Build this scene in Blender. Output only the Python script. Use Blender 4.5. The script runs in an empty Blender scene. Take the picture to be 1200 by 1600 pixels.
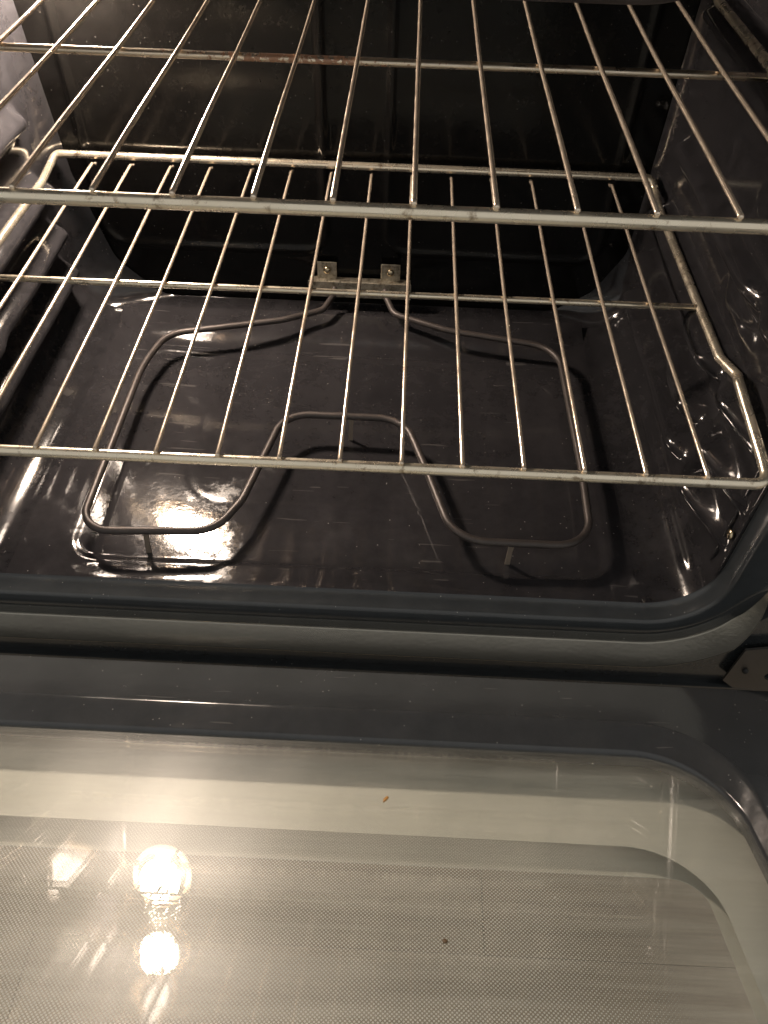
import bpy, bmesh, math, random
import numpy as np
from mathutils import Vector, Matrix

random.seed(7)
scene = bpy.context.scene
COL = scene.collection

# ------------------------------------------------------------------ camera
cam_d = bpy.data.cameras.new("camera")
cam = bpy.data.objects.new("camera", cam_d)
COL.objects.link(cam)
CR = Vector((0.998909, 0.040587, 0.023098))
CU = Vector((-0.045670, 0.745759, 0.664648))
CF = Vector((-0.009750, 0.664978, -0.746799))
CP = Vector((0.053384, -0.349637, 0.345498))
m = Matrix((CR, CU, -CF)).transposed().to_4x4()
m.translation = CP
cam.matrix_world = m
cam_d.sensor_fit = 'VERTICAL'
cam_d.sensor_height = 24.0
cam_d.lens = 18.3221
cam_d.clip_start = 0.01
cam_d.clip_end = 50
scene.camera = cam

# ------------------------------------------------------------------ world: dim, slightly warm kitchen light
world = bpy.data.worlds.new("World")
scene.world = world
world.use_nodes = True
bg = world.node_tree.nodes["Background"]
bg.inputs[0].default_value = (1.0, 0.975, 0.93, 1)
bg.inputs[1].default_value = 0.50

scene.view_settings.view_transform = 'Standard'
scene.view_settings.look = 'None'
scene.view_settings.exposure = 0.12
scene.view_settings.gamma = 1.0
scene.view_settings.use_curve_mapping = False
scene.cycles.max_bounces = 10
scene.cycles.glossy_bounces = 6
scene.cycles.transparent_max_bounces = 24
scene.cycles.sample_clamp_indirect = 6.0
scene.cycles.caustics_reflective = True

LAMP = Vector((-0.238, 0.392, 0.186))
LAMP_STRENGTH = 760.0


# ------------------------------------------------------------------ helpers
def link(o, parent=None):
    COL.objects.link(o)
    if parent is not None:
        o.parent = parent
    return o


def thing(name, label, cat, loc=(0, 0, 0), group=None):
    o = bpy.data.objects.new(name, None)
    o.empty_display_size = 0.02
    o.location = loc
    o["label"] = label
    o["category"] = cat
    if group:
        o["group"] = group
    return link(o)


def mesh_obj(name, verts, faces, mat, parent=None, smooth=True, origin=None):
    me = bpy.data.meshes.new(name)
    if origin is not None:
        verts = [tuple(Vector(v) - Vector(origin)) for v in verts]
    me.from_pydata([tuple(v) for v in verts], [], [tuple(f) for f in faces])
    me.update()
    if smooth:
        me.polygons.foreach_set("use_smooth", [True] * len(me.polygons))
    if mat is not None:
        me.materials.append(mat)
    o = bpy.data.objects.new(name, me)
    if origin is not None:
        o.location = origin
    return link(o, parent)


def bm_obj(name, bm, mat, parent=None, smooth=True):
    me = bpy.data.meshes.new(name)
    bm.to_mesh(me)
    bm.free()
    if smooth:
        me.polygons.foreach_set("use_smooth", [True] * len(me.polygons))
    if mat is not None:
        me.materials.append(mat)
    o = bpy.data.objects.new(name, me)
    return link(o, parent)


def grid(name, P, mat, parent=None, flip=False, closed_u=False):
    """P: (n, m, 3) array of points -> one mesh"""
    n, mm = P.shape[:2]
    verts = P.reshape(-1, 3)
    i = np.arange(n if closed_u else n - 1)[:, None]
    j = np.arange(mm - 1)[None, :]
    i2 = (i + 1) % n
    a = i * mm + j
    b = i2 * mm + j
    c = i2 * mm + j + 1
    d = i * mm + j + 1
    f = np.stack([a, b, c, d] if not flip else [a, d, c, b], -1).reshape(-1, 4)
    me = bpy.data.meshes.new(name)
    me.vertices.add(len(verts))
    me.vertices.foreach_set("co", verts.astype(np.float32).ravel())
    me.loops.add(f.size)
    me.loops.foreach_set("vertex_index", f.astype(np.int32).ravel())
    me.polygons.add(len(f))
    me.polygons.foreach_set("loop_start", np.arange(0, f.size, 4, dtype=np.int32))
    me.update(calc_edges=True)
    me.polygons.foreach_set("use_smooth", [True] * len(me.polygons))
    me.materials.append(mat)
    o = bpy.data.objects.new(name, me)
    return link(o, parent)


def fillet(pts, r, closed=False, n=7):
    pts = [Vector(p) for p in pts]
    N = len(pts)
    out = []
    for i in range(N):
        if not closed and i in (0, N - 1):
            out.append(pts[i])
            continue
        p = pts[i]
        rr = r[i] if isinstance(r, (list, tuple)) else r
        a = pts[i - 1] - p
        b = pts[(i + 1) % N] - p
        if rr <= 0 or a.length < 1e-7 or b.length < 1e-7:
            out.append(p)
            continue
        ang = a.angle(b)
        if ang > math.pi - 0.03:
            out.append(p)
            continue
        t = min(rr / math.tan(ang / 2), a.length * 0.48, b.length * 0.48)
        rr = t * math.tan(ang / 2)
        a.normalize(); b.normalize()
        c = p + (a + b).normalized() * (rr / math.sin(ang / 2))
        s = p + a * t - c
        e = p + b * t - c
        tot = s.angle(e)
        for k in range(n + 1):
            w = k / n
            v = (s * math.sin((1 - w) * tot) + e * math.sin(w * tot)) / math.sin(tot)
            out.append(c + v)
    return out


def tube_data(path, r, seg=10, closed=False, cap=True):
    path = [Vector(p) for p in path]
    n = len(path)
    V, F = [], []
    t0 = (path[1] - path[0]).normalized()
    up = Vector((0, 0, 1)) if abs(t0.z) < 0.9 else Vector((1, 0, 0))
    nrm = (up - t0 * up.dot(t0)).normalized()
    for i in range(n):
        if closed:
            t = (path[(i + 1) % n] - path[i - 1]).normalized()
        else:
            t = (path[min(i + 1, n - 1)] - path[max(i - 1, 0)]).normalized()
        nrm = (nrm - t * nrm.dot(t)).normalized()
        bn = t.cross(nrm)
        rr = r[i] if isinstance(r, (list, tuple)) else r
        for k in range(seg):
            a = 2 * math.pi * k / seg
            V.append(path[i] + (nrm * math.cos(a) + bn * math.sin(a)) * rr)
    m_ = n if closed else n - 1
    for i in range(m_):
        for k in range(seg):
            a = i * seg + k
            b = i * seg + (k + 1) % seg
            c = ((i + 1) % n) * seg + (k + 1) % seg
            d = ((i + 1) % n) * seg + k
            F.append((a, b, c, d))
    if cap and not closed:
        # rounded ends
        for end, sgn in ((0, -1), (n - 1, 1)):
            t = ((path[1] - path[0]) if end == 0 else (path[-1] - path[-2])).normalized() * sgn
            rr = r[end] if isinstance(r, (list, tuple)) else r
            base = end * seg
            ring = []
            for k in range(seg):
                V.append(path[end] + (V[base + k] - path[end]) * 0.7 + t * rr * 0.35)
                ring.append(len(V) - 1)
            for k in range(seg):
                q = (base + k, base + (k + 1) % seg, ring[(k + 1) % seg], ring[k])
                F.append(q if sgn > 0 else q[::-1])
            F.append(tuple(ring) if sgn > 0 else tuple(ring[::-1]))
    return V, F


def tube(name, path, r, mat, parent=None, seg=10, closed=False):
    V, F = tube_data(path, r, seg, closed)
    return mesh_obj(name, V, F, mat, parent)


def rounded_box_bm(sx, sy, sz, bev, loc=(0, 0, 0), seg=2):
    bm = bmesh.new()
    bmesh.ops.create_cube(bm, size=1)
    bmesh.ops.scale(bm, vec=(sx, sy, sz), verts=bm.verts)
    if bev > 0:
        bmesh.ops.bevel(bm, geom=bm.edges[:], offset=bev, segments=seg, affect='EDGES', profile=0.5)
    bmesh.ops.translate(bm, vec=loc, verts=bm.verts)
    return bm


def rrect(x0, x1, y0, y1, r, n=8):
    """closed rounded rectangle, counter-clockwise, 2D"""
    out = []
    for cx, cy, a0 in ((x1 - r, y1 - r, 0), (x0 + r, y1 - r, 90), (x0 + r, y0 + r, 180), (x1 - r, y0 + r, 270)):
        for k in range(n + 1):
            a = math.radians(a0 + 90 * k / n)
            out.append((cx + r * math.cos(a), cy + r * math.sin(a)))
    return out


def sstep(a, b, x):
    t = np.clip((x - a) / (b - a), 0, 1)
    return t * t * (3 - 2 * t)


# ------------------------------------------------------------------ materials
def new_mat(name):
    m_ = bpy.data.materials.new(name)
    m_.use_nodes = True
    nt = m_.node_tree
    return m_, nt, nt.nodes["Principled BSDF"]


def N(nt, typ, **kw):
    n = nt.nodes.new(typ)
    for k, v in kw.items():
        setattr(n, k, v)
    return n


def noise(nt, co, scale, detail=3, rough=0.6, stretch=None):
    n = N(nt, 'ShaderNodeTexNoise')
    n.inputs['Scale'].default_value = scale
    n.inputs['Detail'].default_value = detail
    n.inputs['Roughness'].default_value = rough
    if stretch:
        mp = N(nt, 'ShaderNodeMapping')
        mp.inputs['Scale'].default_value = stretch
        nt.links.new(co, mp.inputs[0])
        co = mp.outputs[0]
    nt.links.new(co, n.inputs['Vector'])
    return n.outputs[0]


def ramp(nt, fac, stops):
    r = N(nt, 'ShaderNodeValToRGB')
    els = r.color_ramp.elements
    while len(els) < len(stops):
        els.new(0.5)
    for e, (p, c) in zip(els, stops):
        e.position = p
        e.color = (*c, 1) if len(c) == 3 else c
    nt.links.new(fac, r.inputs[0])
    return r.outputs[0]


def math_(nt, op, a, b=None, c=None):
    n = N(nt, 'ShaderNodeMath', operation=op)
    for i, v in enumerate((a, b, c)):
        if v is None:
            continue
        if isinstance(v, (int, float)):
            n.inputs[i].default_value = v
        else:
            nt.links.new(v, n.inputs[i])
    return n.outputs[0]


def mixc(nt, fac, a, b):
    n = N(nt, 'ShaderNodeMix', data_type='RGBA')
    for s, v in ((0, fac), (6, a), (7, b)):
        if isinstance(v, (int, float)):
            n.inputs[s].default_value = v
        elif isinstance(v, tuple):
            n.inputs[s].default_value = (*v, 1)
        else:
            nt.links.new(v, n.inputs[s])
    return n.outputs[2]


def enamel(name, base, base2, rough=0.14, speck=True, scratches=True, peel=0.06, speck_amt=0.5, blotch=0.25):
    m_, nt, p = new_mat(name)
    co = N(nt, 'ShaderNodeTexCoord').outputs['Object']
    big = noise(nt, co, 9, 4, 0.6)
    col = mixc(nt, math_(nt, 'SMOOTH_MIN', big, 1.0, 0.1), base, base2)
    rg = ramp(nt, noise(nt, co, 22, 5, 0.65), [(0.3, (rough * 0.75,) * 3), (0.7, (rough * 1.5,) * 3)])
    fine = ramp(nt, noise(nt, co, 70, 6, 0.75), [(0.35, (1 - blotch,) * 3), (0.65, (1 + blotch,) * 3)])
    mul = N(nt, 'ShaderNodeMix', data_type='RGBA', blend_type='MULTIPLY')
    mul.inputs[0].default_value = 1.0
    nt.links.new(col, mul.inputs[6]); nt.links.new(fine, mul.inputs[7])
    col = mul.outputs[2]
    if speck:
        v = N(nt, 'ShaderNodeTexVoronoi', feature='F1')
        v.inputs['Scale'].default_value = 230
        nt.links.new(co, v.inputs['Vector'])
        d = math_(nt, 'LESS_THAN', v.outputs['Distance'], 0.11)
        sep = N(nt, 'ShaderNodeSeparateColor')
        nt.links.new(v.outputs['Color'], sep.inputs[0])
        d2 = math_(nt, 'MULTIPLY', d, math_(nt, 'GREATER_THAN', sep.outputs[0], 0.86))
        col = mixc(nt, math_(nt, 'MULTIPLY', d2, speck_amt), col, (0.42, 0.41, 0.39))
    if scratches:
        rot = N(nt, 'ShaderNodeMapping')
        rot.inputs['Rotation'].default_value = (0, 0, 0.62)
        rot.inputs['Scale'].default_value = (14, 260, 100)
        nt.links.new(co, rot.inputs[0])
        s = noise(nt, rot.outputs[0], 1.0, 2, 0.5)
        msk = noise(nt, co, 7, 2, 0.5)
        sc = math_(nt, 'MULTIPLY', math_(nt, 'GREATER_THAN', s, 0.69), math_(nt, 'GREATER_THAN', msk, 0.52))
        col = mixc(nt, math_(nt, 'MULTIPLY', sc, 0.22), col, (0.2, 0.19, 0.18))
        # dried spill marks, matter than the glaze
        sp = ramp(nt, noise(nt, co, 17, 6, 0.7), [(0.56, (0, 0, 0)), (0.66, (1, 1, 1))])
        rg = mixc(nt, math_(nt, 'MULTIPLY', sp, 0.5), rg, (0.38, 0.38, 0.38))
    nt.links.new(col, p.inputs['Base Color'])
    nt.links.new(rg, p.inputs['Roughness'])
    p.inputs['Specular IOR Level'].default_value = 0.55
    b = N(nt, 'ShaderNodeBump')
    b.inputs['Strength'].default_value = peel
    b.inputs['Distance'].default_value = 0.002
    h = math_(nt, 'ADD', math_(nt, 'MULTIPLY', noise(nt, co, 260, 2, 0.5), 0.35), math_(nt, 'MULTIPLY', noise(nt, co, 45, 2, 0.5), 0.45))
    nt.links.new(h, b.inputs['Height'])
    nt.links.new(b.outputs[0], p.inputs['Normal'])
    return m_


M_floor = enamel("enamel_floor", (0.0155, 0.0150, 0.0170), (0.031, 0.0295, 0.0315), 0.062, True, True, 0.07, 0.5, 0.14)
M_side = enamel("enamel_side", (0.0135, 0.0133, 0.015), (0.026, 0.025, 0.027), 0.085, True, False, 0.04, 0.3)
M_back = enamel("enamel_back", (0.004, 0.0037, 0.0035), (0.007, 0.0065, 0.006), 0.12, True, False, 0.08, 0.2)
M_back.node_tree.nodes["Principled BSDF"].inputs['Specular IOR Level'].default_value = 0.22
M_flange = enamel("enamel_flange", (0.027, 0.031, 0.034), (0.038, 0.042, 0.045), 0.14, True, False, 0.05, 0.4, 0.08)
M_door = enamel("enamel_door", (0.028, 0.0305, 0.033), (0.040, 0.0425, 0.045), 0.14, True, True, 0.05, 0.4, 0.08)


def chrome(name, base, rough, stain=0.0, rust=0.0, metal=1.0):
    m_, nt, p = new_mat(name)
    co = N(nt, 'ShaderNodeTexCoord').outputs['Object']
    p.inputs['Metallic'].default_value = metal
    col = mixc(nt, noise(nt, co, 25, 4, 0.6), base, tuple(c * 0.8 * k for c, k in zip(base, (1, 0.94, 0.84))))
    met = None
    if stain:
        s = ramp(nt, noise(nt, co, 95, 5, 0.7), [(0.585, (0, 0, 0)), (0.69, (1, 1, 1))])
        col = mixc(nt, math_(nt, 'MULTIPLY', s, stain), col, (0.16, 0.09, 0.035))
    if rust:
        sep = N(nt, 'ShaderNodeSeparateXYZ')
        nt.links.new(co, sep.inputs[0])
        # rust patch sits around the middle of the bar
        band = math_(nt, 'SUBTRACT', 1.0, math_(nt, 'MULTIPLY', math_(nt, 'ABSOLUTE', math_(nt, 'ADD', sep.outputs[0], 0.02)), 11.0))
        rr = math_(nt, 'GREATER_THAN', math_(nt, 'ADD', noise(nt, co, 160, 5, 0.7), math_(nt, 'MULTIPLY', band, 0.22)), 0.64)
        col = mixc(nt, math_(nt, 'MULTIPLY', rr, rust), col, (0.36, 0.17, 0.09))
        nt.links.new(math_(nt, 'SUBTRACT', 1.0, math_(nt, 'MULTIPLY', rr, 0.8)), p.inputs['Metallic'])
    rg = ramp(nt, noise(nt, co, 60, 3, 0.6), [(0.3, (rough * 0.7,) * 3), (0.7, (rough * 1.5,) * 3)])
    nt.links.new(col, p.inputs['Base Color'])
    nt.links.new(rg, p.inputs['Roughness'])
    b = N(nt, 'ShaderNodeBump')
    b.inputs['Strength'].default_value = 0.05
    b.inputs['Distance'].default_value = 0.0008
    nt.links.new(noise(nt, co, 300, 3, 0.6), b.inputs['Height'])
    nt.links.new(b.outputs[0], p.inputs['Normal'])
    return m_


M_wire = chrome("chrome_wire", (0.92, 0.80, 0.67), 0.19, 0.1, metal=0.72)
M_bar = chrome("chrome_bar", (0.90, 0.83, 0.69), 0.25, 0.7, metal=0.85)
M_bar_rust = chrome("chrome_bar_rusted", (0.82, 0.74, 0.62), 0.28, 0.4, 0.85)

M_elem, nt, p = new_mat("element_sheath")
co = N(nt, 'ShaderNodeTexCoord').outputs['Object']
nt.links.new(mixc(nt, noise(nt, co, 60, 5, 0.7), (0.035, 0.030, 0.029), (0.10, 0.085, 0.078)), p.inputs['Base Color'])
p.inputs['Metallic'].default_value = 0.45
p.inputs['Roughness'].default_value = 0.46
b = N(nt, 'ShaderNodeBump'); b.inputs['Strength'].default_value = 0.25; b.inputs['Distance'].default_value = 0.0006
nt.links.new(noise(nt, co, 500, 3, 0.6), b.inputs['Height']); nt.links.new(b.outputs[0], p.inputs['Normal'])

M_foot, nt, p = new_mat("foot_strip_steel")
p.inputs['Base Color'].default_value = (0.30, 0.25, 0.20, 1)
p.inputs['Metallic'].default_value = 0.6
p.inputs['Roughness'].default_value = 0.4

M_plate, nt, p = new_mat("galvanised_plate")
co = N(nt, 'ShaderNodeTexCoord').outputs['Object']
nt.links.new(ramp(nt, noise(nt, co, 160, 5, 0.75), [(0.32, (0.16, 0.13, 0.09)), (0.5, (0.42, 0.38, 0.30)), (0.68, (0.62, 0.57, 0.47))]), p.inputs['Base Color'])
p.inputs['Metallic'].default_value = 0.75
nt.links.new(ramp(nt, noise(nt, co, 90, 4, 0.7), [(0.3, (0.22,) * 3), (0.7, (0.6,) * 3)]), p.inputs['Roughness'])
b = N(nt, 'ShaderNodeBump'); b.inputs['Strength'].default_value = 0.5; b.inputs['Distance'].default_value = 0.001
nt.links.new(noise(nt, co, 260, 4, 0.7), b.inputs['Height']); nt.links.new(b.outputs[0], p.inputs['Normal'])

M_screw, nt, p = new_mat("screw_steel")
p.inputs['Base Color'].default_value = (0.62, 0.52, 0.36, 1)
p.inputs['Metallic'].default_value = 1.0
p.inputs['Roughness'].default_value = 0.25

M_hinge, nt, p = new_mat("hinge_steel")
co = N(nt, 'ShaderNodeTexCoord').outputs['Object']
nt.links.new(mixc(nt, noise(nt, co, 80, 4, 0.6), (0.07, 0.065, 0.06), (0.11, 0.102, 0.095)), p.inputs['Base Color'])
p.inputs['Metallic'].default_value = 0.6
p.inputs['Roughness'].default_value = 0.42

M_trim, nt, p = new_mat("mouth_trim_metal")
co = N(nt, 'ShaderNodeTexCoord').outputs['Object']
nt.links.new(mixc(nt, noise(nt, co, 30, 4, 0.6), (0.26, 0.25, 0.215), (0.33, 0.315, 0.275)), p.inputs['Base Color'])
p.inputs['Metallic'].default_value = 0.85
p.inputs['Roughness'].default_value = 0.27
b = N(nt, 'ShaderNodeBump'); b.inputs['Strength'].default_value = 0.10; b.inputs['Distance'].default_value = 0.0012
nt.links.new(noise(nt, co, 330, 2, 0.5), b.inputs['Height']); nt.links.new(b.outputs[0], p.inputs['Normal'])

M_dark, nt, p = new_mat("dark_gap_steel")
p.inputs['Base Color'].default_value = (0.02, 0.02, 0.02, 1)
p.inputs['Roughness'].default_value = 0.6

M_lamp, nt, p = new_mat("lamp_glow")
p.inputs['Base Color'].default_value = (0.9, 0.8, 0.7, 1)
p.inputs['Emission Color'].default_value = (1.0, 0.82, 0.67, 1)
p.inputs['Emission Strength'].default_value = LAMP_STRENGTH

M_lampring, nt, p = new_mat("lamp_ring_glow")
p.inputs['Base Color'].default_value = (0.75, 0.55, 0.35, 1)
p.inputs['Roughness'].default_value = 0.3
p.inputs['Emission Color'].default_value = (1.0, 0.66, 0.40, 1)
p.inputs['Emission Strength'].default_value = 9.0  # emission stands in for the bulb's light on the amber rim


def glass_mat(name, film=0.02, film_col=(0.8, 0.78, 0.68), haze=0.03, streak=True, refl=1.0):
    """flat clear pane: see-through, fresnel mirror, a thin film of grime"""
    m_ = bpy.data.materials.new(name)
    m_.use_nodes = True
    nt = m_.node_tree
    nt.nodes.clear()
    out = N(nt, 'ShaderNodeOutputMaterial')
    co = N(nt, 'ShaderNodeTexCoord').outputs['Object']
    lw = N(nt, 'ShaderNodeLayerWeight'); lw.inputs[0].default_value = 0.5
    f = math_(nt, 'POWER', lw.outputs['Facing'], 5.0)
    f = math_(nt, 'ADD', math_(nt, 'MULTIPLY', f, 0.96), 0.042)
    f = math_(nt, 'MULTIPLY', f, refl)
    tr = N(nt, 'ShaderNodeBsdfTransparent')
    tr.inputs[0].default_value = (0.985, 0.985, 0.975, 1)
    gl = N(nt, 'ShaderNodeBsdfGlossy')
    gl.inputs['Roughness'].default_value = 0.0
    gh = N(nt, 'ShaderNodeBsdfGlossy')
    gh.inputs['Roughness'].default_value = 0.38
    df = N(nt, 'ShaderNodeBsdfDiffuse')
    df.inputs[0].default_value = (*film_col, 1)
    m1 = N(nt, 'ShaderNodeMixShader')
    nt.links.new(f, m1.inputs[0]); nt.links.new(tr.outputs[0], m1.inputs[1]); nt.links.new(gl.outputs[0], m1.inputs[2])
    m2 = N(nt, 'ShaderNodeMixShader')
    m2.inputs[0].default_value = haze
    nt.links.new(m1.outputs[0], m2.inputs[1]); nt.links.new(gh.outputs[0], m2.inputs[2])
    m3 = N(nt, 'ShaderNodeMixShader')
    if streak:
        s1 = noise(nt, co, 1.0, 3, 0.6, (9, 160, 60))
        s2 = noise(nt, co, 6, 4, 0.6)
        ff = math_(nt, 'MULTIPLY', ramp(nt, math_(nt, 'MULTIPLY', s1, s2), [(0.15, (0.35,) * 3), (0.42, (1.6,) * 3)]), film)
        v = N(nt, 'ShaderNodeTexVoronoi', feature='F1')
        v.inputs['Scale'].default_value = 90
        nt.links.new(co, v.inputs['Vector'])
        sp = N(nt, 'ShaderNodeSeparateColor'); nt.links.new(v.outputs['Color'], sp.inputs[0])
        dd = math_(nt, 'MULTIPLY', math_(nt, 'LESS_THAN', v.outputs['Distance'], 0.06), math_(nt, 'GREATER_THAN', sp.outputs[0], 0.93))
        ff = math_(nt, 'ADD', ff, math_(nt, 'MULTIPLY', dd, 0.35))
        nt.links.new(ff, m3.inputs[0])
    else:
        m3.inputs[0].default_value = film
    nt.links.new(m2.outputs[0], m3.inputs[1]); nt.links.new(df.outputs[0], m3.inputs[2])
    nt.links.new(m3.outputs[0], out.inputs[0])
    return m_


M_glass = glass_mat("door_inner_glass", 0.07, haze=0.035, refl=2.1)
M_glass2 = glass_mat("door_middle_glass", 0.01, haze=0.006, streak=False, refl=0.06)
M_glass3 = glass_mat("door_outer_glass", 0.015, haze=0.01, streak=False, refl=1.4)

M_frit, nt, p = new_mat("cream_printed_border")
co = N(nt, 'ShaderNodeTexCoord').outputs['Object']
nt.links.new(mixc(nt, noise(nt, co, 6, 3, 0.5), (0.58, 0.585, 0.51), (0.65, 0.65, 0.57)), p.inputs['Base Color'])
p.inputs['Roughness'].default_value = 0.5

M_band, nt, p = new_mat("reflected_band_pale")
p.inputs['Base Color'].default_value = (0.62, 0.62, 0.56, 1)
p.inputs['Roughness'].default_value = 0.5

# dots printed on the middle pane (flat print)
M_dots = bpy.data.materials.new("printed_dot_screen")
M_dots.use_nodes = True
nt = M_dots.node_tree
nt.nodes.clear()
out = N(nt, 'ShaderNodeOutputMaterial')
co = N(nt, 'ShaderNodeTexCoord').outputs['Object']
sx = N(nt, 'ShaderNodeSeparateXYZ'); nt.links.new(co, sx.inputs[0])
PITCH = 0.0024
kx = 2 * math.pi / PITCH
a = math_(nt, 'SINE', math_(nt, 'MULTIPLY', sx.outputs[0], kx))
b = math_(nt, 'SINE', math_(nt, 'MULTIPLY', sx.outputs[1], kx))
v = math_(nt, 'MULTIPLY', a, b)
v01 = math_(nt, 'ADD', math_(nt, 'MULTIPLY', v, 0.5), 0.5)
# the printed dots shrink towards the side edges of the screen
fade = N(nt, 'ShaderNodeMapRange'); fade.inputs[1].default_value = 0.15; fade.inputs[2].default_value = 0.245
fade.inputs[3].default_value = 0.50; fade.inputs[4].default_value = 1.02
nt.links.new(math_(nt, 'ABSOLUTE', sx.outputs[0]), fade.inputs[0])
msk = N(nt, 'ShaderNodeClamp')
nt.links.new(math_(nt, 'DIVIDE', math_(nt, 'SUBTRACT', v01, fade.outputs[0]), 0.12), msk.inputs[0])
msk = msk.outputs[0]
tr = N(nt, 'ShaderNodeBsdfTransparent')
df = N(nt, 'ShaderNodeBsdfDiffuse'); df.inputs[0].default_value = (0.72, 0.71, 0.64, 1)
mx = N(nt, 'ShaderNodeMixShader')
nt.links.new(msk, mx.inputs[0]); nt.links.new(tr.outputs[0], mx.inputs[1]); nt.links.new(df.outputs[0], mx.inputs[2])
nt.links.new(mx.outputs[0], out.inputs[0])


def wood_mat(name, seed):
    m_, nt, p = new_mat(name)
    co = N(nt, 'ShaderNodeTexCoord').outputs['Object']
    g = noise(nt, co, 1.0, 5, 0.65, (3.0, 60, 20))
    f = noise(nt, co, 1.0, 3, 0.6, (8, 300, 60))
    c = ramp(nt, math_(nt, 'ADD', math_(nt, 'MULTIPLY', g, 0.75), math_(nt, 'MULTIPLY', f, 0.25)),
             [(0.32, (0.34, 0.25, 0.18)), (0.5, (0.55, 0.45, 0.34)), (0.68, (0.74, 0.65, 0.52))])
    nt.links.new(c, p.inputs['Base Color'])
    p.inputs['Roughness'].default_value = 0.38
    return m_


M_wood = wood_mat("oak_boards", 1)

# ------------------------------------------------------------------ setting: the wooden kitchen floor below the door
GZ = -0.50
floor = bpy.data.objects.new("kitchen_floor", bpy.data.meshes.new("kitchen_floor"))
floor.data.from_pydata([(-3, -3, GZ - 0.02), (3, -3, GZ - 0.02), (3, 3, GZ - 0.02), (-3, 3, GZ - 0.02)], [], [(0, 1, 2, 3)])
floor.data.materials.append(M_dark)
floor["kind"] = "structure"
floor["label"] = "oak board floor seen through the glass of the oven door"
link(floor)
bm = rounded_box_bm(1.2, 0.1215, 0.018, 0.0004, seg=1)
me_board = bpy.data.meshes.new("board")
bm.to_mesh(me_board); bm.free()
me_board.materials.append(M_wood)
for r_ in range(-12, 3):
    for c_ in range(-1, 2):
        o = bpy.data.objects.new("board", me_board)
        o.location = (c_ * 1.2015 + (r_ * 0.437) % 1.2, r_ * 0.122 + 0.02, GZ - 0.009)
        link(o, floor)

# ------------------------------------------------------------------ oven
oven = thing("oven", "open oven with dark speckled enamel cavity and its glass door folded down", "oven", (0, 0, -0.16))
OV = Vector((0, 0, -0.16))


def under(o, parent=oven, off=OV):
    """parent without moving"""
    o.parent = parent
    o.matrix_parent_inverse = Matrix.Translation(-off)
    return o


ZF = -0.159          # cavity floor
XW = 0.302           # side wall
ZT = 0.272           # ceiling
RC = 0.050           # corner radius floor/side
YB = 0.385           # start of the rear flange
YP = 0.408           # back panel

# ---- cavity floor: pressed sheet with recess, slight crown and a raised rear slope
xs = np.linspace(-(XW - RC), XW - RC, 300)
ys = np.linspace(0.016, YB, 220)
X, Y = np.meshgrid(xs, ys, indexing='ij')


def floor_h(X, Y):
    z = np.zeros_like(X)
    side = sstep(0.22, XW - RC, np.abs(X))
    z += -0.09 * X ** 2 * (1 - sstep(0.10, XW - RC, np.abs(X)))
    z += -0.033 * (0.17 - 0.5 * (np.clip(0.19 - Y, 0, 1) + np.sqrt(np.clip(0.19 - Y, 0, 1) ** 2 + 0.0006) - 0.0245)) * (1 - sstep(0.09, XW - RC, np.abs(X))) * (1 - sstep(0.325, YB, Y))
    # recessed pan
    dx = np.minimum(X + 0.209, 0.232 - X)
    dy = np.minimum(Y - 0.038, 0.318 - Y)
    r = 0.022
    qx, qy = np.clip(r - dx, 0, None), np.clip(r - dy, 0, None)
    d = np.where((dx < r) & (dy < r), r - np.hypot(qx, qy), np.minimum(dx, dy))
    z += -0.0014 * sstep(-0.003, 0.004, d)
    # rear slope
    y0 = 0.326 + 0.8 * np.clip(np.abs(X) - 0.214, 0, 1)
    t = Y - y0
    z += 0.006 * sstep(0.0, 0.03, t)
    # inner bead
    cx, cy, hx, hy, r = 0.005, 0.215, 0.137, 0.108, 0.04
    qx, qy = np.abs(X - cx) - (hx - r), np.abs(Y - cy) - (hy - r)
    sd = np.hypot(np.clip(qx, 0, None), np.clip(qy, 0, None)) + np.minimum(np.maximum(qx, qy), 0) - r
    z += -0.0002 * np.exp(-(sd / 0.0030) ** 2)
    # front thin step
    z *= sstep(0.014, 0.034, Y)
    return z


Z = ZF + floor_h(X, Y)
under(grid("cavity_floor", np.stack([X, Y, Z], -1), M_floor))

# ---- side walls with rack guide ribs
RIBS = [-0.100, -0.058, -0.013, 0.048, 0.153, 0.238]


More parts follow.
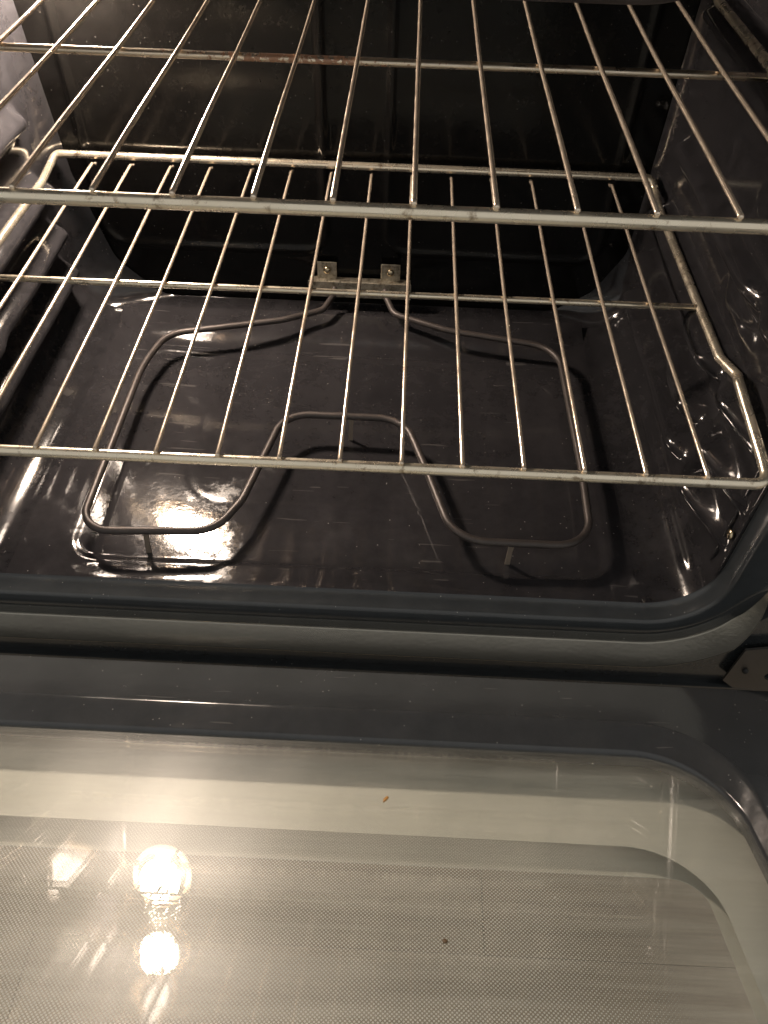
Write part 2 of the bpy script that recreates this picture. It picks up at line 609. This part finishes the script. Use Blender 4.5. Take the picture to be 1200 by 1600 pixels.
def side_wall(sgn):
    arc = [( (XW - RC) + RC * math.sin(t), (ZF + RC) - RC * math.cos(t), math.sin(t), -math.cos(t)) for t in np.linspace(0, math.pi / 2, 40)]
    strt = [(XW, z, 1.0, 0.0) for z in np.linspace(ZF + RC, ZT, 190)[1:]]
    path = np.array(arc + strt)
    ys = np.linspace(0.016, YB, 210)
    px = path[:, 0][:, None] + 0 * ys[None]
    pz = path[:, 1][:, None] + 0 * ys[None]
    nx = path[:, 2][:, None] + 0 * ys[None]
    nz = path[:, 3][:, None] + 0 * ys[None]
    yy = ys[None] + 0 * px
    d = np.zeros_like(px)
    for k, zr in enumerate(RIBS):
        hw = 0.0115
        rz = (pz - zr) / hw
        # one long rib that sinks at the rack stop
        cy = np.clip(yy, 0.034 + hw, 0.368 - hw)
        q = np.hypot((yy - cy) / (hw * 1.7), rz / 1.12)
        h = 0.0225 - 0.0105 * np.exp(-((yy - 0.116) / 0.016) ** 2) - 0.004 * (1 - sstep(0.07, 0.10, yy))
        h = h * (0.62 if 0.03 < zr < 0.1 else 1.0) * (0.35 + 0.65 * sstep(0.034, 0.085, yy))
        d += h * (1 - sstep(0.12, 1.2, q))
        # bulge above the rib that keeps the rack down
        cy = np.clip(yy, 0.140, 0.168)
        q = np.hypot((yy - cy) / 0.024, (pz - zr - 0.034) / 0.018)
        d += 0.0055 * (1 - sstep(0.0, 1.35, q))
    # crease between floor and wall, vertical beads near the mouth
    d += 0.0012 * np.exp(-((pz - (ZF + 0.0165)) / 0.0022) ** 2) * sstep(0.03, 0.05, yy)
    for yb in (0.004 + 0.022, 0.004 + 0.036):
        pass
    # long shallow waves of the pressing
    d += 0.0005 * np.sin(yy * 34 + pz * 20) * sstep(ZF + 0.02, ZF + 0.06, pz)
    d *= sstep(0.016, 0.034, yy) * (1 - sstep(YB - 0.012, YB, yy))
    P = np.stack([sgn * (px - nx * d), yy, pz - nz * d], -1)
    return grid("side_wall", P, M_side, flip=(sgn < 0))


for s in (1, -1):
    under(side_wall(s))

# ---- ceiling
xs = np.linspace(-XW, XW, 40); ys = np.linspace(-0.03, YB, 30)
X, Y = np.meshgrid(xs, ys, indexing='ij')
under(grid("cavity_ceiling", np.stack([X, Y, ZT - 0.004 * np.exp(-((np.abs(X) - 0.2) / 0.01) ** 2)], -1), M_side))

# ---- rear flange from the cavity section to the outline of the back panel
def section(n_arc=26, n_b=90, n_s=70):
    pts = []
    for z in np.linspace(ZT, ZF + RC, n_s, endpoint=False):
        pts.append((-XW, z))
    for t in np.linspace(0, math.pi / 2, n_arc, endpoint=False):
        pts.append((-(XW - RC) - RC * math.cos(t), ZF + RC - RC * math.sin(t)))
    for x in np.linspace(-(XW - RC), XW - RC, n_b, endpoint=False):
        pts.append((x, ZF))
    for t in np.linspace(0, math.pi / 2, n_arc, endpoint=False):
        pts.append(((XW - RC) + RC * math.sin(t), ZF + RC - RC * math.cos(t)))
    for z in np.linspace(ZF + RC, ZT, n_s):
        pts.append((XW, z))
    return np.array(pts)


def outline():
    ctl = [(-0.300, ZT), (-0.290, 0.13), (-0.281, -0.02), (-0.258, -0.112), (-0.214, -0.155), (0.222, -0.155), (0.262, -0.128), (0.288, -0.080), (0.290, 0.14), (0.296, ZT)]
    f = fillet([(x, z, 0) for x, z in ctl], 0.035, n=8)
    return np.array([(p.x, p.y) for p in f])


sec = section()
ol = outline()
# resample the outline: for each section point take the closest outline point seen from the middle
cen = np.array([0.0, 0.03])


def ray_hit(dirv):
    best = None
    for i in range(len(ol) - 1):
        a_, b_ = ol[i] - cen, ol[i + 1] - cen
        e = b_ - a_
        den = dirv[0] * e[1] - dirv[1] * e[0]
        if abs(den) < 1e-12:
            continue
        t = (a_[0] * e[1] - a_[1] * e[0]) / den
        u = (a_[0] * dirv[1] - a_[1] * dirv[0]) / den
        if t > 0 and -1e-6 <= u <= 1 + 1e-6 and (best is None or t > best):
            best = t
    return best


secc = sec.copy()
secc[0, 1] -= 1e-4; secc[-1, 1] -= 1e-4
inner = []
for p_ in secc:
    d_ = p_ - cen
    t = ray_hit(d_)
    inner.append(cen + d_ * (t if t else 0.97))
inner = np.array(inner)
rows = []
for k in range(15):
    w = k / 14
    a_ = math.sin(w * math.pi / 2)           # lateral
    b_ = 1 - math.cos(w * math.pi / 2)
    xy = sec + (inner - sec) * (0.25 * a_ + 0.75 * b_)
    yv = YB + (YP - YB + 0.0005) * (0.35 * w + 0.65 * a_)
    rows.append(np.concatenate([xy[:, :1], np.full((len(xy), 1), yv), xy[:, 1:]], 1))
P = np.stack(rows, 1)
under(grid("rear_flange", P, M_side, flip=True))

# ---- back panel with its two pressed rounded rectangles
xs = np.linspace(-0.305, 0.305, 260); zs = np.linspace(ZF - 0.003, ZT, 190)
X, Zg = np.meshgrid(xs, zs, indexing='ij')


def rr_sd(X, Z, x0, x1, z0, z1, r):
    qx = np.abs(X - (x0 + x1) / 2) - ((x1 - x0) / 2 - r)
    qz = np.abs(Z - (z0 + z1) / 2) - ((z1 - z0) / 2 - r)
    return np.hypot(np.clip(qx, 0, None), np.clip(qz, 0, None)) + np.minimum(np.maximum(qx, qz), 0) - r


D = np.zeros_like(X)
for (x0, x1, am) in ((-0.262, -0.0285, 0.0030), (0.036, 0.258, 0.0017)):
    sd = rr_sd(X, Zg, x0, x1, -0.093, 0.232, 0.022)
    D += am * np.exp(-(sd / 0.0032) ** 2)
D += 0.0012 * np.sin(X * 16 + 0.6) * np.sin(Zg * 19)
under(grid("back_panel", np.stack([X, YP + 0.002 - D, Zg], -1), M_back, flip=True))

# ---- front flange: profile swept round the mouth
prof = [(0.0, 0.0162), (0.0012, 0.0150), (0.0014, 0.0020), (0.0020, -0.0005), (0.0036, -0.0020), (0.0270, -0.0030), (0.0285, 0.0040),
        (0.044, 0.0040), (0.0445, 0.0010), (0.050, 0.0010), (0.075, 0.0010), (0.125, 0.0010)]  # outermost width added to block bright surroundings from the door's reflection
prof_trim = [(0.0260, 0.0030), (0.0260, -0.0040), (0.0263, -0.0046), (0.0269, -0.0050), (0.0276, -0.0055), (0.0340, -0.0100), (0.0427, -0.0161), (0.0434, -0.0165), (0.0441, -0.0162), (0.0446, -0.0150), (0.0448, -0.0140), (0.0450, 0.0030)]
# path + outward normal
pth = []
for z in np.linspace(ZT + 0.02, ZF + RC, 40, endpoint=False):
    pth.append((-XW, z, -1, 0))
for t in np.linspace(0, math.pi / 2, 24, endpoint=False):
    pth.append((-(XW - RC) - RC * math.cos(t), ZF + RC - RC * math.sin(t), -math.cos(t), -math.sin(t)))
for x in np.linspace(-(XW - RC), XW - RC, 60, endpoint=False):
    pth.append((x, ZF, 0, -1))
for t in np.linspace(0, math.pi / 2, 24, endpoint=False):
    pth.append(((XW - RC) + RC * math.sin(t), ZF + RC - RC * math.cos(t), math.sin(t), -math.cos(t)))
for z in np.linspace(ZF + RC, ZT + 0.02, 40):
    pth.append((XW, z, 1, 0))
def turn(nz):
    # how much of the trim's full width is left: full along the bottom, slipping under the enamel up the corners
    return 1.0 if nz < -0.999 else max(0.10, min(1.0, 1.35 * (-nz) + 0.10))


P = np.array([[(x + nx * d, y if d < 0.0275 else -0.003 + (y + 0.003) * (1.0 if turn(nz) > 0.99 else turn(nz)), z + nz * d) for d, y in prof] for x, z, nx, nz in pth])
under(grid("front_flange", P, M_flange, flip=True))
P = []
for x, z, nx, nz in pth:
    if z > ZF + RC + 0.10:
        continue
    # the trim narrows and slips under the enamel as it turns up the corners
    w = turn(nz)
    P.append([(x + nx * (0.0260 + (d - 0.0260) * w), 0.004 + (y - 0.004) * (0.25 + 0.75 * w), z + nz * (0.0260 + (d - 0.0260) * w)) for d, y in prof_trim])
P = np.array(P)
under(grid("mouth_trim", P, M_trim, flip=True))

# vertical bead strips with a screw, right and left of the mouth
for s in (1, -1):
    for yb in (0.018, 0.0335):
        V, F = tube_data([(s * 0.3015, yb, z) for z in np.linspace(-0.125, 0.25, 30)], 0.0016, 8)
        under(mesh_obj("edge_bead", V, F, M_side))
    bm = bmesh.new()
    bmesh.ops.create_uvsphere(bm, u_segments=14, v_segments=8, radius=0.0042)
    bmesh.ops.scale(bm, vec=(0.5, 1, 1), verts=bm.verts)
    o = bm_obj("wall_screw", bm, M_screw)
    o.location = (s * 0.2995, 0.004 + 0.0215, -0.083)
    under(o)

# ---- body behind the sheet metal
def body_box(name, lo, hi, mat):
    bm = rounded_box_bm(hi[0] - lo[0], hi[1] - lo[1], hi[2] - lo[2], 0.002,
                        ((hi[0] + lo[0]) / 2, (hi[1] + lo[1]) / 2, (hi[2] + lo[2]) / 2), 1)
    return under(bm_obj(name, bm, mat, smooth=False))


body_box("outer_side_panel", (-0.427, 0.0, -0.46), (-0.421, 0.44, 0.40), M_flange)
body_box("outer_side_panel", (0.421, 0.0, -0.46), (0.427, 0.44, 0.40), M_flange)
body_box("outer_back_panel", (-0.421, 0.434, -0.46), (0.421, 0.44, 0.40), M_dark)
body_box("control_panel", (-0.427, -0.020, 0.30), (0.427, 0.0, 0.40), M_flange)
body_box("drawer_front", (-0.427, -0.005, -0.47), (0.427, 0.02, -0.245), M_flange)

# ---- oven lamp in the rear left corner
bm = bmesh.new()
bmesh.ops.create_uvsphere(bm, u_segments=40, v_segments=20, radius=0.0265)
for v_ in bm.verts:
    v_.co.y *= 0.75
lampo = bm_obj("lamp_dome", bm, M_lamp)
lampo.location = LAMP
under(lampo)
V, F = tube_data([(LAMP.x + 0.037 * math.cos(t), YP - 0.003, LAMP.z + 0.037 * math.sin(t)) for t in np.linspace(0, 2 * math.pi, 48, endpoint=False)], 0.0035, 10, closed=True)
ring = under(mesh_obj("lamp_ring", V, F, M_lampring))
V, F = tube_data(fillet([(LAMP.x - 0.037, YP - 0.004, LAMP.z + 0.012), (LAMP.x - 0.037, LAMP.y - 0.033, LAMP.z + 0.012), (LAMP.x + 0.037, LAMP.y - 0.033, LAMP.z + 0.012), (LAMP.x + 0.037, YP - 0.004, LAMP.z + 0.012)], 0.01), 0.0012, 8)
under(mesh_obj("lamp_bail_wire", V, F, M_wire))

# ---- bake element
ZE = -0.139
pts = [(-0.0195, YP - 0.010, -0.130), (-0.0200, 0.392, -0.134), (-0.030, 0.368, ZE), (-0.0715, 0.3465, ZE), (-0.186, 0.314, ZE), (-0.1985, 0.262, ZE), (-0.198, 0.110, ZE),
       (-0.1975, 0.047, ZE), (-0.089, 0.053, ZE), (-0.0720, 0.088, ZE), (-0.050, 0.1985, ZE), (0.061, 0.1985, ZE),
       (0.083, 0.130, ZE), (0.105, 0.0545, ZE), (0.216, 0.0545, ZE), (0.2185, 0.140, ZE), (0.2165, 0.318, ZE), (0.1036, 0.3405, ZE), (0.046, 0.366, ZE),
       (0.036, 0.392, -0.134), (0.0355, YP - 0.010, -0.130)]
rad = [0, 0.01, 0.014, 0.03, 0.032, 0.2, 0.2, 0.024, 0.03, 0.05, 0.030, 0.034, 0.1, 0.036, 0.030, 0.2, 0.036, 0.08, 0.018, 0.010, 0]
elem = under(tube("bake_element", fillet(pts, rad, n=10), 0.0033, M_elem, seg=14))


def foot(name, x, y):
    # bent strip foot from the element down to the floor
    path = [(x, y, ZE - 0.0030), (x - 0.0005, y - 0.001, ZE - 0.010), (x - 0.001, y - 0.003, ZF - 0.0068)]
    V, F = [], []
    for i, p_ in enumerate(path):
        w = (0.0040, 0.0032, 0.0036)[i]
        for dx, dy in ((-w, -0.0007), (w, -0.0007), (w, 0.0007), (-w, 0.0007)):
            V.append((p_[0] + dx * 0.6, p_[1] + dy, p_[2]))
    for i in range(2):
        for k in range(4):
            F.append((i * 4 + k, i * 4 + (k + 1) % 4, i * 4 + 4 + (k + 1) % 4, i * 4 + 4 + k))
    F += [(3, 2, 1, 0), (8, 9, 10, 11)]
    o = mesh_obj(name, V, F, M_foot, smooth=False)
    o.parent = elem
    return o


foot("foot", -0.144, 0.0495)
foot("foot", 0.1515, 0.0545)
foot("foot", 0.012, 0.1985)
# clips where the feet wrap the rod
# ---- mounting plate of the element
bmv = rounded_box_bm(0.112, 0.0012, 0.019, 0.0005, (0.0075, YP - 0.011, -0.1315), 1)
b2 = rounded_box_bm(0.110, 0.010, 0.0012, 0.0004, (0.0075, YP - 0.0065, -0.1225), 1)
plate = under(bm_obj("mounting_plate", bmv, M_plate, smooth=False))
o = bm_obj("plate_ledge", b2, M_plate, smooth=False); o.parent = plate
for x in (-0.031, 0.0375):
    bm = rounded_box_bm(0.021, 0.0012, 0.020, 0.0005, (x + 0.003, YP - 0.0045, -0.1125), 1)
    o = bm_obj("mounting_tab", bm, M_plate, smooth=False); o.parent = plate
    bm = bmesh.new()
    bmesh.ops.create_uvsphere(bm, u_segments=14, v_segments=8, radius=0.0042)
    bmesh.ops.scale(bm, vec=(1, 0.6, 1), verts=bm.verts)
    bmesh.ops.translate(bm, vec=(x + 0.003, YP - 0.0062, -0.1115), verts=bm.verts)
    o = bm_obj("screw", bm, M_screw); o.parent = plate

# ---- broil element under the ceiling (seen only mirrored)
bp_ = [(-0.03, YP, 0.235), (-0.03, 0.30, 0.235), (-0.19, 0.30, 0.235), (-0.19, 0.08, 0.235), (0.19, 0.08, 0.235), (0.19, 0.30, 0.235), (0.03, 0.30, 0.235), (0.03, YP, 0.235)]
under(tube("broil_element", fillet(bp_, 0.035), 0.0036, M_elem, seg=10))

# ---- hinge plate at the lower right and left of the mouth
for s in (1, -1):
    V = [(0.340, 0, -0.186), (0.362, 0, -0.180), (0.385, 0, -0.180), (0.385, 0, -0.211)]
    V += [(0.3755 - 0.0065 * math.cos(t), 0, -0.2225 + 0.0065 * math.sin(t)) for t in np.linspace(1.2, -1.2, 9)]
    V += [(0.385, 0, -0.236), (0.381, 0, -0.2500), (0.371, 0, -0.2500), (0.366, 0, -0.2450), (0.350, 0, -0.2440), (0.338, 0, -0.2330)]
    V2 = [(s * x, -0.0065, z) for x, _, z in V] + [(s * x, -0.0045, z) for x, _, z in V]
    n_ = len(V)
    F = [tuple(range(n_)), tuple(range(2 * n_ - 1, n_ - 1, -1))] + [(i, i + n_, (i + 1) % n_ + n_, (i + 1) % n_) for i in range(n_)]
    hp = under(mesh_obj("hinge_plate", V2, F, M_hinge, smooth=False))
    bm = bmesh.new()
    bmesh.ops.create_uvsphere(bm, u_segments=12, v_segments=8, radius=0.0026)
    bmesh.ops.translate(bm, vec=(s * 0.350, -0.0075, -0.2150), verts=bm.verts)
    o = bm_obj("rivet", bm, M_dark); o.parent = hp

# ------------------------------------------------------------------ door (part of the oven): frame with glass panes
TH = math.radians(23.5)
DO = Vector((0, -0.0593, -0.1814))
# local axes: x, v (outwards along the door), n (normal)
DM = Matrix(((1, 0, 0), (0, -math.cos(TH), math.sin(TH)), (0, math.sin(TH), math.cos(TH)))).transposed().to_4x4()
DM = Matrix(((1, 0, 0, DO.x), (0, -math.cos(TH), math.sin(TH), DO.y), (0, math.sin(TH), math.cos(TH), DO.z), (0, 0, 0, 1)))


def at_door(o):
    o.matrix_world = DM
    return o


OUTER_TILT = -0.028
V0, V1 = -0.0235, 0.480       # inner and outer edge of the door
XD = 0.42
GX, G0, G1 = 0.286, 0.047, 0.415   # glass opening
NSEG = 14
loops = []


def loop(x, v0, v1, r, n):
    return [(px, pv, n) for px, pv in rrect(-x, x, v0, v1, r, NSEG)]


loops.append(loop(XD, V0, V1, 0.012, -0.048))
loops.append(loop(XD, V0, V1, 0.012, -0.003))
loops.append(loop(XD - 0.001, V0 + 0.001, V1 - 0.001, 0.012, -0.0008))
loops.append(loop(XD - 0.003, V0 + 0.003, V1 - 0.003, 0.012, 0.0))
loops.append(loop(GX + 0.0125, G0 - 0.0245, G1 + 0.0245, 0.066, 0.0))
loops.append(loop(GX + 0.0112, G0 - 0.0230, G1 + 0.0230, 0.065, 0.0006))
loops.append(loop(GX + 0.0098, G0 - 0.0212, G1 + 0.0212, 0.064, 0.0002))
loops.append(loop(GX + 0.0085, G0 - 0.0190, G1 + 0.0190, 0.063, -0.0012))
loops.append(loop(GX + 0.0015, G0 - 0.0030, G1 + 0.0030, 0.060, -0.0066))
loops.append(loop(GX + 0.0004, G0 - 0.0008, G1 + 0.0008, 0.060, -0.0078))
loops.append(loop(GX, G0, G1, 0.060, -0.0100))
loops.append(loop(GX + 0.001, G0 - 0.001, G1 + 0.001, 0.060, -0.0200))
P = np.array(loops)          # (L, n, 3)
P = np.transpose(P, (1, 0, 2))
door = grid("door", P, M_door, closed_u=True, flip=False)
at_door(door)
door.parent = oven
door.matrix_parent_inverse = Matrix.Translation(OV).inverted()
door["label"] = "door folded down, dark enamel frame round a wide glass window"


def sub(o):
    o.parent = door
    return o


def pane(name, x, v0, v1, r, n, th, mat):
    rr = rrect(-x, x, v0, v1, r, 10)
    k = len(rr)
    V = [(a_, b_, n) for a_, b_ in rr] + [(a_, b_, n - th) for a_, b_ in rr]
    F = [tuple(range(k)), tuple(range(2 * k - 1, k - 1, -1))] + [(i, i + k, (i + 1) % k + k, (i + 1) % k) for i in range(k)]
    return sub(mesh_obj(name, V, F, mat, smooth=False))


def border(name, outer, inner_, n, mat, th=0.0004):
    a_ = rrect(*outer, 12); b_ = rrect(*inner_, 12)
    k = len(a_)
    V = [(x, v, n) for x, v in a_] + [(x, v, n) for x, v in b_] + [(x, v, n - th) for x, v in a_] + [(x, v, n - th) for x, v in b_]
    F = []
    for i in range(k):
        j = (i + 1) % k
        F += [(i, j, k + j, k + i), (2 * k + i, 3 * k + i, 3 * k + j, 2 * k + j), (k + i, k + j, 3 * k + j, 3 * k + i), (i, 2 * k + i, 2 * k + j, j)]
    return sub(mesh_obj(name, V, F, mat, smooth=False))


pane("inner_glass", GX + 0.004, G0 - 0.004, G1 + 0.004, 0.060, -0.0105, 0.0040, M_glass)
pane("middle_glass", GX + 0.018, G0 - 0.018, G1 + 0.018, 0.060, -0.0365, 0.0030, M_glass2)
og = pane("outer_glass", XD - 0.004, V0 + 0.004, V1 - 0.004, 0.010, -0.0520, 0.0040, M_glass3)
for v_ in og.data.vertices:                      # tilt added towards the handle end to set the lamp's second reflection
    v_.co.z -= (v_.co.y - 0.1) * OUTER_TILT
border("printed_border", (-(GX + 0.018), GX + 0.018, G0 - 0.018, G1 + 0.018, 0.06), (-0.2635, 0.2635, 0.1030, 0.360, 0.050), -0.0358, M_frit)
rr = rrect(-0.2638, 0.2638, 0.1027, 0.3603, 0.050, 12)
dots = sub(mesh_obj("printed_dot_screen", [(x, v, -0.0361) for x, v in rr] , [tuple(range(len(rr)))], M_dots, smooth=False))
border("reflected_band", (-(GX + 0.006), GX + 0.006, G0 - 0.006, G1 + 0.006, 0.06), (-0.262, 0.262, 0.1150, 0.390, 0.020), -0.0490, M_band)  # added pale ring standing in for the frame's reflection in the glass

# crumb of burnt food on the glass and a few drips
def crumb(name, x, v, n, sx, sy, col):
    m_, nt, p = new_mat(name + "_colour")
    p.inputs['Base Color'].default_value = (*col, 1)
    p.inputs['Roughness'].default_value = 0.5
    bm = bmesh.new()
    bmesh.ops.create_icosphere(bm, subdivisions=2, radius=1.0)
    for v_ in bm.verts:
        v_.co *= 1 + 0.25 * math.sin(v_.co.x * 5 + v_.co.y * 3)
    bmesh.ops.scale(bm, vec=(sx, sy, 0.0005), verts=bm.verts)
    bmesh.ops.rotate(bm, matrix=Matrix.Rotation(0.5, 3, 'Z'), verts=bm.verts)
    bmesh.ops.translate(bm, vec=(x, v, n), verts=bm.verts)
    return sub(bm_obj(name, bm, m_))


crumb("burnt_crumb", 0.058, 0.0985, -0.0100, 0.0011, 0.0030, (0.35, 0.17, 0.03))
crumb("grease_spot", 0.092, 0.196, -0.0100, 0.0015, 0.0015, (0.12, 0.07, 0.03))
crumb("grease_spot", 0.270, 0.186, -0.0100, 0.0010, 0.0010, (0.12, 0.08, 0.04))

# ------------------------------------------------------------------ racks
S = 0.0385


def bent(x, y0, y1, z, amp):
    n = 9
    pts = []
    for k in range(n):
        t = k / (n - 1)
        pts.append((x + amp * math.sin(t * math.pi * 1.3), y0 + (y1 - y0) * t, z))
    return pts


def make_rack(name, label, loc, yF, yM, yB, mid_mat, right_jog):
    root = thing(name, label, "oven rack", loc, "wire oven racks")
    xr, xl = 0.2895, -0.2895
    zb = -0.0048
    # outer rod: front bar, side rails with their stop jog, raised back stop
    pts = [(0, yF, zb), (xr, yF, zb), (xr + 0.001, yF + 0.020, zb + 0.002), (xr + 0.001, yF + 0.090, zb + 0.010), (xr + 0.006, yF + 0.104, zb + 0.004), (xr + 0.001, yF + 0.130, zb), (xr, yB - 0.03, zb), (xr + 0.002, yB + 0.004, zb + 0.002), (xr - 0.002, yB + 0.0115, zb + 0.0085), (0, yB + 0.0115, zb + 0.0085),
           (xl + 0.002, yB + 0.0115, zb + 0.0085), (xl - 0.002, yB + 0.004, zb + 0.002), (xl, yB - 0.03, zb), (xl - 0.001, yF + 0.130, zb), (xl - 0.006, yF + 0.104, zb + 0.004), (xl - 0.001, yF + 0.090, zb + 0.010), (xl - 0.001, yF + 0.020, zb + 0.002), (xl, yF, zb)]
    rads = [0, 0.012, 0.01, 0.008, 0.008, 0.02, 0.02, 0.006, 0.010, 0, 0.010, 0.006, 0.02, 0.02, 0.008, 0.008, 0.01, 0.012]
    path = fillet(pts, rads, closed=True, n=7)
    tube("outer_frame", path, 0.0036, M_bar, root, seg=14, closed=True)
    tube("cross_bar", [(x, yM, zb + 0.0002) for x in np.linspace(xl + 0.002, xr - 0.002, 12)], 0.0026, mid_mat, root, seg=12)
    base = None
    for k in range(14):
        x = (k - 6.5) * S
        V, F = tube_data([(0, yF - 0.0010, 0.0), (0, yF + 0.001, 0.0003)] + [(0, yF + (yB - yF) * t, 0.0003 + 0.0004 * math.sin(t * 9)) for t in np.linspace(0.05, 1, 12)] + [(0, yB + 0.005, -0.0025), (0, yB + 0.0105, -0.0030)], 0.0015, 8)
        if base is None:
            base = mesh_obj("wire", V, F, M_wire, root)
            me = base.data
            o = base
        else:
            o = base.copy()
            link(o, root)
        o.location = (x + random.uniform(-0.0006, 0.0006), 0, random.uniform(-0.0002, 0.0001))
        o.rotation_euler = (0, 0, random.uniform(-0.0022, 0.0022))
    return root


make_rack("wire_rack", "chromed wire rack in the upper position, rust-flecked rear cross bar, nearest the viewer", (0, 0, 0.166), 0.0078, 0.203, 0.388, M_bar_rust, True)
make_rack("wire_rack", "chromed wire rack in the lower position, just above the looped heating element", (0, 0, 0.0), 0.0, 0.1944, 0.388, M_bar, True)
